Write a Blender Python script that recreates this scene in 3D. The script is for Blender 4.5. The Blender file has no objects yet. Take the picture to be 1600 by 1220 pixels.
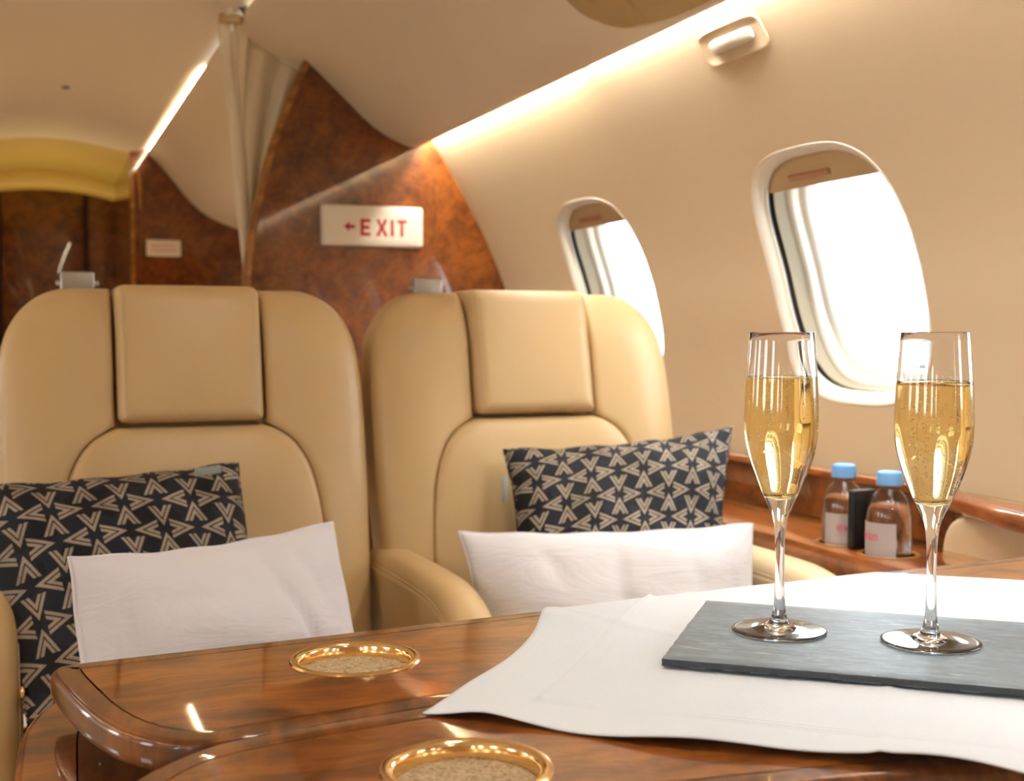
import bpy, bmesh, math, random
import numpy as np
from mathutils import Vector, Matrix
from mathutils.geometry import delaunay_2d_cdt
R = random.Random(7)
S = bpy.context.scene
COL = S.collection
PI = math.pi
sm01 = lambda t: max(0.0, min(1.0, t)) ** 2 * (3 - 2 * max(0.0, min(1.0, t)))

# ------------------------------------------------------------------ camera, world, exposure
EYE = Vector((0, 0, .94))
cam_d = bpy.data.cameras.new('camera'); cam = bpy.data.objects.new('camera', cam_d); COL.objects.link(cam)
cam.location = EYE
cam.rotation_euler = (PI / 2 - math.atan(88 / 1900), 0, -math.atan(761 / 1900))
cam_d.sensor_width = 36; cam_d.lens = 1900 / 1600 * 36; cam_d.clip_start = .02
cam_d.dof.use_dof = True; cam_d.dof.focus_distance = .95; cam_d.dof.aperture_fstop = 9.0
S.camera = cam
S.view_settings.view_transform = 'Standard'; S.view_settings.look = 'None'
S.view_settings.gamma = 1; S.view_settings.use_curve_mapping = False
S.view_settings.exposure = .83
W = bpy.data.worlds.new('sky'); S.world = W; W.use_nodes = True
bg = W.node_tree.nodes['Background']
bg.inputs[0].default_value = (.84, .93, 1.0, 1); bg.inputs[1].default_value = 5.0
COVE_WALL = 115.0      # radiance of the strip above the windows
COVE_CEIL = 40.0      # radiance of the vestibule ceiling strip
COVE_TOP = 14.0        # radiance of the cabin ceiling strips
CABIN_FILL = 1.5             # each unseen fill light added under the cabin ceiling, watts
VESTIBULE_FILL = 26.0            # unseen fill light added to brighten the vestibule, watts
PASSAGE_FILL = 1.3            # unseen uplight added to brighten the passage arch, watts

# ------------------------------------------------------------------ node helpers
class M:
    """A material with a tiny expression builder for its node tree."""
    def __init__(s, name):
        s.m = bpy.data.materials.new(name); s.m.use_nodes = True
        s.t = s.m.node_tree; s.n = s.t.nodes; s.p = s.n['Principled BSDF']
    def node(s, typ, ins=(), **kw):
        n = s.n.new(typ)
        for k, v in kw.items(): setattr(n, k, v)
        for i, v in (ins.items() if isinstance(ins, dict) else enumerate(ins)):
            s.put(n.inputs[i], v)
        return n
    def put(s, sock, v):
        if isinstance(v, E): v = v.o
        if isinstance(v, bpy.types.NodeSocket): s.t.links.new(v, sock)
        elif v is not None:
            if hasattr(sock.default_value, '__len__') and not hasattr(v, '__len__'): v = (v,) * len(sock.default_value)
            if hasattr(sock.default_value, '__len__') and len(sock.default_value) == 4 and len(v) == 3: v = (*v, 1)
            sock.default_value = v
    def coord(s, which='Object'): return s.node('ShaderNodeTexCoord').outputs[which]
    def mapping(s, v, scale=(1, 1, 1), rot=(0, 0, 0), loc=(0, 0, 0)):
        n = s.node('ShaderNodeMapping'); s.t.links.new(v, n.inputs[0])
        n.inputs['Scale'].default_value = scale; n.inputs['Rotation'].default_value = rot; n.inputs['Location'].default_value = loc
        return n.outputs[0]
    def noise(s, v, scale, detail=4, rough=.55, dist=0):
        n = s.node('ShaderNodeTexNoise'); s.t.links.new(v, n.inputs['Vector'])
        n.inputs['Scale'].default_value = scale; n.inputs['Detail'].default_value = detail
        n.inputs['Roughness'].default_value = rough; n.inputs['Distortion'].default_value = dist
        return E(s, n.outputs['Fac'])
    def ramp(s, f, stops):
        n = s.node('ShaderNodeValToRGB'); s.put(n.inputs[0], f)
        e = n.color_ramp.elements
        while len(e) < len(stops): e.new(.5)
        for el, (p, c) in zip(e, stops):
            el.position = p; el.color = (*c, 1) if len(c) == 3 else c
        return n.outputs[0]
    def mix(s, f, a, b, mode='MIX'):
        n = s.node('ShaderNodeMix'); n.data_type = 'RGBA'; n.blend_type = mode
        s.put(n.inputs[0], f); s.put(n.inputs[6], a); s.put(n.inputs[7], b)
        return n.outputs[2]
    def bump(s, h, strength, dist=.001):
        n = s.node('ShaderNodeBump'); s.put(n.inputs['Height'], h)
        n.inputs['Strength'].default_value = strength; n.inputs['Distance'].default_value = dist
        s.t.links.new(n.outputs[0], s.p.inputs['Normal'])
        return n.outputs[0]
    def set(s, **kw):
        for k, v in kw.items(): s.put(s.p.inputs[k.replace('_', ' ')], v)
        return s
class E:
    def __init__(s, m, o): s.m, s.o = m, o
    def op(s, kind, *a):
        n = s.m.node('ShaderNodeMath', operation=kind)
        for i, v in enumerate((s,) + a): s.m.put(n.inputs[i], v)
        return E(s.m, n.outputs[0])
    def __add__(s, b): return s.op('ADD', b)
    def __sub__(s, b): return s.op('SUBTRACT', b)
    def __mul__(s, b): return s.op('MULTIPLY', b)
    def abs(s): return s.op('ABSOLUTE')
    def fract(s): return s.op('FRACT')
    def gt(s, b): return s.op('GREATER_THAN', b)
    def lt(s, b): return s.op('LESS_THAN', b)
    def max(s, b): return s.op('MAXIMUM', b)
    def min(s, b): return s.op('MINIMUM', b)

def srgb(r, g, b):
    f = lambda c: c / 12.92 if c <= .04045 else ((c + .055) / 1.055) ** 2.4
    return (f(r / 255), f(g / 255), f(b / 255))
def plain(name, col, rough=.5, metal=0, spec=.5, bump=None, **kw):
    m = M(name); m.set(Base_Color=col, Roughness=rough, Metallic=metal, **{'Specular IOR Level': spec}, **kw)
    if bump: m.bump(m.noise(m.coord(), bump[0], 3), bump[1], bump[2])
    return m
def leather(name, col):
    m = M(name); c = m.coord()
    v = m.noise(c, 5, 3)
    m.set(Base_Color=m.mix(v, tuple(x * .93 for x in col), tuple(min(1, x * 1.06) for x in col)), Roughness=.37)
    m.p.inputs['Specular IOR Level'].default_value = .42
    vo = m.node('ShaderNodeTexVoronoi'); m.t.links.new(c, vo.inputs['Vector']); vo.inputs['Scale'].default_value = 420
    h = E(m, vo.outputs['Distance']) * .25 + m.noise(c, 14, 3) * 2.2
    m.bump(h, .35, .0012)
    return m
def walnut(name, dark, mid, light, along=(3.2, 26, 26), rot=(0, 0, .12), coat=.9, burl=.5, scale=1.0):
    m = M(name); c = m.mapping(m.coord(), rot=rot)
    warp = m.noise(c, 3.5 * scale, 3, .6)
    cw = m.node('ShaderNodeVectorMath', operation='ADD'); m.t.links.new(c, cw.inputs[0])
    comb = m.node('ShaderNodeCombineXYZ', [warp * .03, warp * .16, warp * .10]); m.t.links.new(comb.outputs[0], cw.inputs[1])
    g = m.noise(m.mapping(cw.outputs[0], scale=along), 1.0 * scale, 6, .62, .6)
    f = m.noise(m.mapping(cw.outputs[0], scale=(along[0] * 4, along[1] * 7, along[2] * 7)), 1.0 * scale, 3, .6)
    b = m.noise(cw.outputs[0], 9 * scale, 5, .62, 1.4)
    t = g * (1 - burl) + b * burl + (f - .5) * .22
    m.set(Base_Color=m.ramp(t, [(.34, dark), (.47, mid), (.60, light), (.74, mid)]), Roughness=.28)
    m.p.inputs['Coat Weight'].default_value = coat; m.p.inputs['Coat Roughness'].default_value = .035
    m.p.inputs['Coat IOR'].default_value = 1.53; m.p.inputs['Specular IOR Level'].default_value = .3
    return m
def emit(name, col, k):
    m = M(name); m.set(Base_Color=(0, 0, 0), Emission_Color=col); m.p.inputs['Emission Strength'].default_value = k
    return m
def thin_glass(name, tint=(1, 1, 1), rough=0.0, ior=1.45, boost=1.0):
    """A thin clear sheet: straight-through transmission with Fresnel reflection."""
    m = M(name); fr = m.node('ShaderNodeLayerWeight'); fr.inputs[0].default_value = .5
    f0 = ((ior - 1) / (ior + 1)) ** 2
    tr = m.node('ShaderNodeBsdfTransparent'); m.put(tr.inputs[0], tint)
    gl = m.node('ShaderNodeBsdfGlossy'); gl.inputs['Roughness'].default_value = rough
    mx = m.node('ShaderNodeMixShader'); m.put(mx.inputs[0], (E(m, fr.outputs['Facing']).op('POWER', 5.0) * (1 - f0) + f0) * boost)
    m.t.links.new(tr.outputs[0], mx.inputs[1]); m.t.links.new(gl.outputs[0], mx.inputs[2])
    m.t.links.new(mx.outputs[0], m.n['Material Output'].inputs[0]); m.n.remove(m.p)
    return m

# ------------------------------------------------------------------ materials
LEATHER = leather('cream leather', srgb(200, 169, 121))
LEATHER_PALE = leather('pale cream leather', srgb(222, 198, 158))
WALL = plain('cream wall covering', srgb(198, 175, 143), .62, bump=(55, .12, .001))
CEIL = plain('cream ceiling leather', srgb(228, 214, 190), .5, bump=(160, .15, .0008))
WHITE_TRIM = plain('off white moulded plastic', srgb(224, 217, 203), .35)
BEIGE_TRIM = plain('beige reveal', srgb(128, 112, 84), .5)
DARK_GAP = plain('dark rubber gap', srgb(30, 27, 24), .6)
SHADE = plain('window shade fabric', srgb(196, 170, 132), .7, bump=(300, .2, .0005))
SHADE_PULL = plain('shade pull', srgb(178, 128, 104), .45)
CARPET = plain('carpet', srgb(150, 126, 96), .95, bump=(400, .6, .002))
BURL = walnut('burl veneer', srgb(62, 27, 7), srgb(98, 49, 13), srgb(128, 69, 22), along=(9, 12, 9), burl=.6, scale=1.5, coat=1.0)
BURL_EDGE = walnut('pale wood edging', srgb(120, 74, 32), srgb(150, 98, 46), srgb(176, 122, 64), burl=.1, coat=.12)
TABLE = walnut('glossy walnut', srgb(56, 25, 7), srgb(122, 64, 20), srgb(166, 98, 36), burl=.5, coat=1.0)
TABLE_BAND = walnut('glossy walnut banding', srgb(68, 31, 9), srgb(104, 53, 17), srgb(138, 78, 28), along=(30, 5, 5), burl=.1, coat=1.0)
LEDGE = walnut('ledge walnut', srgb(92, 44, 16), srgb(140, 76, 32), srgb(170, 102, 48), along=(26, 3.2, 26), burl=.2, coat=1.0)
BRASS = plain('polished brass', (.93, .66, .34), .13, 1.0)
CHROME = plain('brushed chrome', (.40, .37, .33), .4, 1.0)
CLOTH_MUSTARD = plain('mustard lining', srgb(190, 160, 84), .6)
CURTAIN = plain('cream curtain cloth', srgb(238, 228, 206), .8, bump=(500, .25, .0006))
TRACK = plain('dark curtain track', srgb(96, 84, 66), .5)
SIGN_WHITE = plain('sign plastic', srgb(232, 224, 210), .35)
SIGN_RED = plain('sign red', srgb(176, 28, 44), .5)
PLATE_PINK = plain('faint red print', srgb(205, 150, 150), .5)
BLACK = plain('satin black plastic', srgb(22, 20, 20), .35)
CAP_BLUE = plain('light blue cap', srgb(112, 168, 226), .4, bump=(200, .1, .0005))
GREY_TINY = plain('grey sensor', srgb(128, 122, 118), .4)
SILVER_TAG = plain('grey cloth tag', srgb(140, 146, 144), .7)

def _stone():
    m = M('sand coloured cork'); c = m.coord()
    n1 = m.noise(c, 620, 3, .7); n2 = m.noise(c, 190, 3, .7)
    m.set(Base_Color=m.ramp(n1 * .6 + n2 * .4, [(.34, srgb(92, 70, 46)), (.44, srgb(172, 146, 108)), (.62, srgb(214, 190, 152))]), Roughness=.9)
    m.bump(n1 + n2, .8, .0015); return m
CORK = _stone()
def _linen():
    m = M('white linen'); c = m.coord('UV')
    wv = m.node('ShaderNodeTexWave'); m.t.links.new(m.mapping(c, scale=(1, 1, 1)), wv.inputs['Vector']); wv.inputs['Scale'].default_value = 180; wv.inputs['Distortion'].default_value = .6
    wv2 = m.node('ShaderNodeTexWave', bands_direction='Y'); m.t.links.new(c, wv2.inputs['Vector']); wv2.inputs['Scale'].default_value = 210; wv2.inputs['Distortion'].default_value = .6
    m.set(Base_Color=srgb(225, 229, 234), Roughness=.85)
    m.p.inputs['Sheen Weight'].default_value = .15
    m.bump(E(m, wv.outputs['Fac']) + E(m, wv2.outputs['Fac']) * .7 + m.noise(m.coord(), 30, 3) * 2, .35, .0006)
    return m
LINEN = _linen()
def _cotton():
    m = M('white cotton'); c = m.coord('UV')
    h = m.noise(m.mapping(c, scale=(7, 16, 1), rot=(0, 0, .35)), 1, 4, .6, .8) * 1.6 + m.noise(c, 700, 2) * .03
    m.set(Base_Color=srgb(221, 217, 221), Roughness=.85); m.p.inputs['Sheen Weight'].default_value = .2
    m.bump(h, .5, .006); return m
COTTON = _cotton()
def _slate():
    m = M('grey slate'); c = m.coord()
    st = m.mapping(c, scale=(34, 130, 34), rot=(0, 0, .05))
    g = m.noise(st, 1, 6, .65, .9); b = m.noise(c, 60, 5, .7)
    base = m.ramp(g * .6 + b * .4, [(.32, srgb(92, 104, 113)), (.52, srgb(112, 126, 136)), (.68, srgb(136, 150, 160))])
    vo = m.node('ShaderNodeTexVoronoi'); m.t.links.new(m.mapping(c, scale=(30, 90, 1), rot=(0, 0, .5)), vo.inputs['Vector']); vo.inputs['Scale'].default_value = 1.3
    fleck = E(m, vo.outputs['Distance']).lt(.07) * m.noise(c, 40, 2).gt(.5)
    scr = m.noise(m.mapping(c, scale=(14, 160, 1), rot=(0, 0, .9)), 1, 3, .5, 1.5).gt(.665)
    m.set(Base_Color=m.mix((fleck.max(scr * .5)) * .55, base, srgb(214, 220, 222)), Roughness=.44)
    m.bump(g + b * .6, .55, .0012); return m
SLATE = _slate()
SLATE_EDGE = plain('split slate edge', srgb(62, 68, 74), .7, bump=(220, .9, .002))
def _pattern():
    m = M('black and beige chevron weave'); c = m.coord('UV')
    sp = m.node('ShaderNodeSeparateXYZ'); m.t.links.new(c, sp.inputs[0])
    u, v = E(m, sp.outputs[0]), E(m, sp.outputs[1])
    tot = None
    for o in (0.0, .5):
        X = ((u * (1 / .0745) + o).fract() - .5).abs() * 270.0
        Y = ((v * (1 / .069) + o).fract() - .5).abs() * 250.0
        tv = (Y - 14) * .49 - X * .871
        bv = (tv.gt(0) * tv.lt(11)).max(tv.gt(16) * tv.lt(27)) * Y.lt(98)
        th = (X - 121) * -.387 - Y * .922
        bh = (th.gt(0) * th.lt(11)).max(th.gt(16) * th.lt(27)) * X.gt(24)
        k = bv.max(bh)
        tot = k if tot is None else tot.max(k)
    yarn = m.noise(m.mapping(c, scale=(900, 900, 1)), 1, 2)
    big = m.noise(c, 26, 2)
    beige = m.ramp(yarn * .6 + big * .4, [(.3, srgb(92, 81, 70)), (.7, srgb(182, 165, 144))])
    dark = m.mix(big.gt(.52), srgb(14, 14, 19), srgb(25, 27, 38))
    m.set(Base_Color=m.mix(tot, dark, beige), Roughness=.75)
    m.p.inputs['Specular IOR Level'].default_value = .3
    m.bump(tot * .6 + yarn * .25, .6, .0012)
    return m
PATTERN = _pattern()
def _glass(name, col, ior, rough=0.0):
    m = M(name); m.set(Base_Color=col, Roughness=rough, IOR=ior); m.p.inputs['Transmission Weight'].default_value = 1
    return m
GLASS = _glass('clear crystal', (1, 1, 1), 1.5)
CHAMPAGNE = _glass('champagne', srgb(252, 231, 163), 1.34)
WATER = _glass('water', (.97, .99, 1), 1.33)
PET = thin_glass('clear bottle plastic', (.95, .96, .97), .03, 1.5, 1.6)
PANE = thin_glass('window pane', (.97, .985, 1), 0, 1.45)
BUBBLE = plain('bubble', (1, .96, .86), .15, spec=.8)
LABEL_FILM = plain('translucent white label', srgb(232, 224, 222), .5, Alpha=.55)
LABEL_PINK = plain('pink label print', srgb(222, 88, 120), .5)

# ------------------------------------------------------------------ object helpers
def tag(o, label=None, cat=None, group=None, kind=None):
    if label: o['label'] = label
    if cat: o['category'] = cat
    if group: o['group'] = group
    if kind: o['kind'] = kind
    return o
def mesh_obj(name, v, f, mat, parent=None, smooth=True, uv=None, auto=None):
    me = bpy.data.meshes.new(name); me.from_pydata([tuple(map(float, p)) for p in v], [], f)
    if isinstance(mat, M): me.materials.append(mat.m)
    if uv is not None:
        l = me.uv_layers.new(name='uv')
        for lp in me.loops: l.data[lp.index].uv = uv[lp.vertex_index]
    bm = bmesh.new(); bm.from_mesh(me); bmesh.ops.recalc_face_normals(bm, faces=bm.faces); bm.to_mesh(me); bm.free()
    for p in me.polygons: p.use_smooth = smooth
    if smooth and auto: me.set_sharp_from_angle(angle=math.radians(auto))
    o = bpy.data.objects.new(name, me); COL.objects.link(o)
    if parent is not None: o.parent = parent
    return o
def empty(name, loc=(0, 0, 0), rz=0, parent=None):
    o = bpy.data.objects.new(name, None); COL.objects.link(o); o.location = loc; o.rotation_euler = (0, 0, rz)
    o.empty_display_size = .05
    if parent is not None: o.parent = parent
    return o
def loft(rings, close=True, caps=(False, False)):
    v = [p for r in rings for p in r]; n = len(rings[0]); f = []
    for i in range(len(rings) - 1):
        for j in range(n if close else n - 1):
            k = (j + 1) % n
            f.append((i * n + j, i * n + k, (i + 1) * n + k, (i + 1) * n + j))
    if caps[0]: f.append(tuple(range(n - 1, -1, -1)))
    if caps[1]: f.append(tuple((len(rings) - 1) * n + j for j in range(n)))
    return v, f
def lathe(prof, n=48, c=(0, 0, 0)):
    rings = [[(c[0] + r * math.cos(2 * PI * j / n), c[1] + r * math.sin(2 * PI * j / n), c[2] + z) for j in range(n)] for r, z in prof]
    return loft(rings)
def join(*parts):
    v, f = [], []
    for a, b in parts:
        o = len(v); v += list(a); f += [tuple(i + o for i in q) for q in b]
    return v, f
def box(x0, x1, y0, y1, z0, z1, r=.004, seg=3):
    bm = bmesh.new(); bmesh.ops.create_cube(bm, size=1)
    for q in bm.verts:
        q.co = Vector(((x0 + x1) / 2 + q.co.x * (x1 - x0), (y0 + y1) / 2 + q.co.y * (y1 - y0), (z0 + z1) / 2 + q.co.z * (z1 - z0)))
    if r: bmesh.ops.bevel(bm, geom=list(bm.edges), offset=r, segments=seg, affect='EDGES', profile=.5)
    bm.verts.index_update()
    out = [tuple(q.co) for q in bm.verts], [tuple(q.index for q in fc.verts) for fc in bm.faces]
    bm.free(); return out
def tube(pts, r, n=10, caps=True):
    pts = [Vector(p) for p in pts]; rings = []
    for i, p in enumerate(pts):
        d = (pts[min(i + 1, len(pts) - 1)] - pts[max(i - 1, 0)]).normalized()
        a = d.orthogonal().normalized() if i == 0 else (a - d * a.dot(d)).normalized()
        b = d.cross(a)
        rr = r[i] if hasattr(r, '__len__') else r
        rings.append([tuple(p + a * rr * math.cos(2 * PI * j / n) + b * rr * math.sin(2 * PI * j / n)) for j in range(n)])
    return loft(rings, True, (caps, caps))
# --- planar outlines
def resample(pts, step, closed=True):
    P = [np.array(p, float) for p in pts]
    if closed: P.append(P[0])
    out = []
    for a, b in zip(P[:-1], P[1:]):
        L = np.linalg.norm(b - a); n = max(1, int(round(L / step)))
        out += [a + (b - a) * i / n for i in range(n)]
    if not closed: out.append(P[-1])
    return np.array(out)
def chaikin(pts, n=2, closed=True, w=.25):
    P = np.array(pts, float)
    for _ in range(n):
        if closed:
            Q = np.roll(P, -1, 0); P = np.stack([P * (1 - w) + Q * w, P * w + Q * (1 - w)], 1).reshape(-1, P.shape[1])
        else:
            Q = P[1:]; B = P[:-1]
            mid = np.stack([B * (1 - w) + Q * w, B * w + Q * (1 - w)], 1).reshape(-1, P.shape[1])
            P = np.vstack([P[:1], mid[1:-1], P[-1:]])
    return P
def round_corners(pts, rads, seg=6):
    P = [np.array(p, float) for p in pts]; out = []; n = len(P)
    if not hasattr(rads, '__len__'): rads = [rads] * n
    for i in range(n):
        a, b, c = P[i - 1], P[i], P[(i + 1) % n]; r = rads[i]
        if r <= 0: out.append(b); continue
        u = (a - b) / np.linalg.norm(a - b); w = (c - b) / np.linalg.norm(c - b)
        ang = math.acos(max(-1, min(1, float(u @ w)))); d = r / math.tan(ang / 2)
        d = min(d, .49 * np.linalg.norm(a - b), .49 * np.linalg.norm(c - b))
        s, e = b + u * d, b + w * d
        for k in range(seg + 1):
            t = k / seg; out.append((1 - t) ** 2 * s + 2 * t * (1 - t) * b + t * t * e)
    return np.array(out)
def seg_dist(P, line, closed=True):
    L = np.array(line); A = L if closed else L[:-1]; B = np.roll(L, -1, 0) if closed else L[1:]
    d = np.full(len(P), 1e9)
    for a, b in zip(A, B):
        ab = b - a; q = float(ab @ ab)
        if q < 1e-14: continue
        t = np.clip(((P - a) @ ab) / q, 0, 1)
        d = np.minimum(d, np.linalg.norm(P - (a + t[:, None] * ab), axis=1))
    return d
def inside(P, poly):
    x, y = P[:, 0], P[:, 1]; c = np.zeros(len(P), bool); L = np.array(poly); Q = np.roll(L, 1, 0)
    for (x1, y1), (x2, y2) in zip(L, Q):
        k = ((y1 > y) != (y2 > y))
        with np.errstate(divide='ignore', invalid='ignore'):
            c ^= k & (x < (x2 - x1) * (y - y1) / (y2 - y1 + 1e-30) + x1)
    return c
def area2(p): q = np.roll(p, -1, 0); return float(np.sum(p[:, 0] * q[:, 1] - q[:, 0] * p[:, 1])) / 2
def offset_in(poly, d):
    P = np.array(poly); s = 1 if area2(P) > 0 else -1
    t = np.roll(P, -1, 0) - np.roll(P, 1, 0); t /= np.linalg.norm(t, axis=1)[:, None] + 1e-12
    n = np.stack([-t[:, 1], t[:, 0]], 1) * s
    return P + n * d
def triangulate(outline, holes=(), extra=()):
    loops = [np.array(outline)] + [np.array(h) for h in holes]
    V, Eg = [], []
    for l in loops:
        o = len(V); V += [Vector(p) for p in l]; n = len(l); Eg += [(o + i, o + (i + 1) % n) for i in range(n)]
    V += [Vector(p) for p in extra]
    vo, eo, fo, *_ = delaunay_2d_cdt(V, Eg, [], 0, 1e-7)
    P = np.array([tuple(p) for p in vo]); cen = np.array([P[list(f)].mean(0) for f in fo])
    k = inside(cen, outline)
    for h in holes: k &= ~inside(cen, h)
    return P, [tuple(f) for f, q in zip(fo, k) if q]
def grid_pts(outline, step, margin, holes=()):
    O = np.array(outline); lo, hi = O.min(0), O.max(0)
    gx, gy = np.meshgrid(np.arange(lo[0], hi[0], step), np.arange(lo[1], hi[1], step))
    G = np.stack([gx.ravel() + .31 * step * (np.arange(gx.size) // gx.shape[1] % 2), gy.ravel()], 1)
    if not len(G): return G
    G = G[inside(G, O)]
    if len(G): G = G[seg_dist(G, O) > margin]
    for h in holes:
        if len(G): G = G[~inside(G, h) & (seg_dist(G, h) > margin)]
    return G
roll = lambda d, r: np.sqrt(np.clip(1 - (1 - np.clip(d / r, 0, 1)) ** 2, 0, 1))
def pad(name, outline, hf, place, mat, parent, r=.012, step=.012, depth=.04, mirror=False, uvs=False, bot=None):
    """An upholstered pad: outline filled, raised by hf(P, d) and closed behind; place(u, v, h) puts it in space."""
    O = np.array(outline); extra = []
    for k in (.06, .2, .42, .7, 1.0):
        q = offset_in(O, r * k); q = q[inside(q, O)]
        if len(q): q = q[seg_dist(q, O) > r * k * .93]
        extra += list(q)
    extra += list(grid_pts(O, step, r * 1.15))
    P, F = triangulate(O, extra=extra)
    n = len(O); d = seg_dist(P, O); H = hf(P, d)
    nv = len(P)
    bd = [int(np.argmin(np.sum((P - o) ** 2, 1))) for o in O]
    v = [place(*p, h) for p, h in zip(P, H)]
    f = list(F)
    if mirror:
        bs = set(bd); idx = {}
        for i in range(nv):
            if i in bs: idx[i] = i
            else: idx[i] = len(v); v.append(place(*P[i], -H[i]))
        f += [tuple(idx[i] for i in reversed(q)) for q in F]
    else:
        o = len(v)
        v += [place(*P[i], -depth) for i in bd]
        f += [(bd[i], bd[(i + 1) % n], o + (i + 1) % n, o + i) for i in range(n)]
        f.append(tuple(range(o, o + n)))
    return mesh_obj(name, v, f, mat, parent, True, auto=50)
def plate(outline, z0, z1, holes=(), bev=.002):
    """A flat plate with rounded upper edge and open holes; returns vertices and faces."""
    O = np.array(outline); n = len(O); v, f = [], []
    rings = [(0, z0), (0, z1 - bev), (bev * .3, z1 - bev * .3), (bev, z1)]
    for d, z in rings: v += [(*p, z) for p in offset_in(O, d)]
    for i in range(len(rings) - 1):
        for j in range(n):
            k = (j + 1) % n; f.append((i * n + j, i * n + k, (i + 1) * n + k, (i + 1) * n + j))
    top = offset_in(O, bev); P, F = triangulate(top, holes)
    o = len(v); v += [(*p, z1) for p in P]; f += [tuple(i + o for i in q) for q in F]
    P, F = triangulate(O, holes); o = len(v); v += [(*p, z0) for p in P]; f += [tuple(i + o for i in reversed(q)) for q in F]
    for h in holes:
        o = len(v); m = len(h); v += [(*p, z1) for p in h] + [(*p, z0) for p in h]
        f += [(o + j, o + (j + 1) % m, o + m + (j + 1) % m, o + m + j) for j in range(m)]
    return v, f
def merge(o, dist=1e-5, auto=40):
    bm = bmesh.new(); bm.from_mesh(o.data); bmesh.ops.remove_doubles(bm, verts=bm.verts, dist=dist)
    bmesh.ops.recalc_face_normals(bm, faces=bm.faces); bm.to_mesh(o.data); bm.free()
    for p in o.data.polygons: p.use_smooth = True
    o.data.set_sharp_from_angle(angle=math.radians(auto))
    return o
circle = lambda cx, cy, r, n=48: np.array([(cx + r * math.cos(2 * PI * i / n), cy + r * math.sin(2 * PI * i / n)) for i in range(n)])
def text_mesh(txt, size, extrude=.0002):
    cu = bpy.data.curves.new('lettering', 'FONT'); cu.body = txt; cu.size = size; cu.extrude = extrude; cu.resolution_u = 3
    cu.align_x = 'CENTER'; cu.align_y = 'CENTER'
    o = bpy.data.objects.new('lettering', cu); COL.objects.link(o)
    bpy.context.view_layer.update()
    me = bpy.data.meshes.new_from_object(o.evaluated_get(bpy.context.evaluated_depsgraph_get()))
    v = [tuple(q.co) for q in me.vertices]; f = [tuple(p.vertices) for p in me.polygons]
    bpy.data.objects.remove(o); bpy.data.curves.remove(cu); bpy.data.meshes.remove(me)
    return v, f
# ================================================================== THE CABIN SHELL
CX = .10                       # middle of the fuselage
Y0, YB, YF = -2.3, 2.90, 5.30  # rear wall, partition with the exit sign, far partition
WP = chaikin([(1.00, 0), (1.12, .3), (1.185, .62), (1.194, .78), (1.184, .90), (1.163, .985), (1.144, 1.058), (1.098, 1.165), (1.046, 1.262), (.989, 1.355), (.958, 1.401), (.925, 1.446), (.90, 1.475)], 2, False)
_sl = np.concatenate([[0], np.cumsum(np.linalg.norm(np.diff(WP, axis=0), axis=1))])
def wall_pt(Y, s, n=0, side=1):
    """Point on the curved side wall: s runs up the section, n is inward distance."""
    x = np.interp(s, _sl, WP[:, 0]); z = np.interp(s, _sl, WP[:, 1])
    a, b = s - .03, s + .03
    t = np.array([np.interp(b, _sl, WP[:, 0]) - np.interp(a, _sl, WP[:, 0]), np.interp(b, _sl, WP[:, 1]) - np.interp(a, _sl, WP[:, 1])]); t /= np.linalg.norm(t)
    x -= t[1] * n; z += t[0] * n
    return (CX + side * (x - CX), Y, z)
s_of_z = lambda z: float(np.interp(z, WP[:, 1], _sl))
WIN_A, WIN_S0, WIN_S1 = .166, s_of_z(.848), s_of_z(1.204)
WIN_SC, WIN_B = (WIN_S0 + WIN_S1) / 2, (WIN_S1 - WIN_S0) / 2
WIN_Y = [1.535 + .767 * k for k in (1, 0, -1, -2, -3, -4)]
def win_loop(yc, off=0, n=56, ex=3.1):
    out = []
    for i in range(n):
        t = 2 * PI * i / n; c, s = math.cos(t), math.sin(t)
        out.append((yc + (WIN_A + off) * math.copysign(abs(c) ** (2 / ex), c), WIN_SC + (WIN_B + off) * math.copysign(abs(s) ** (2 / ex), s)))
    return np.array(out)
def side_wall(name, side):
    holes = [win_loop(y, .0165) for y in WIN_Y]
    out = resample([(Y0, 0), (YF + 1.2, 0), (YF + 1.2, _sl[-1]), (Y0, _sl[-1])], .06)
    P, F = triangulate(out, holes, grid_pts(out, .035, .012, holes))
    return tag(mesh_obj(name, [wall_pt(p[0], p[1], 0, side) for p in P], F, WALL), kind='structure')
side_wall('wall_right', 1); side_wall('wall_left', -1)

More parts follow.
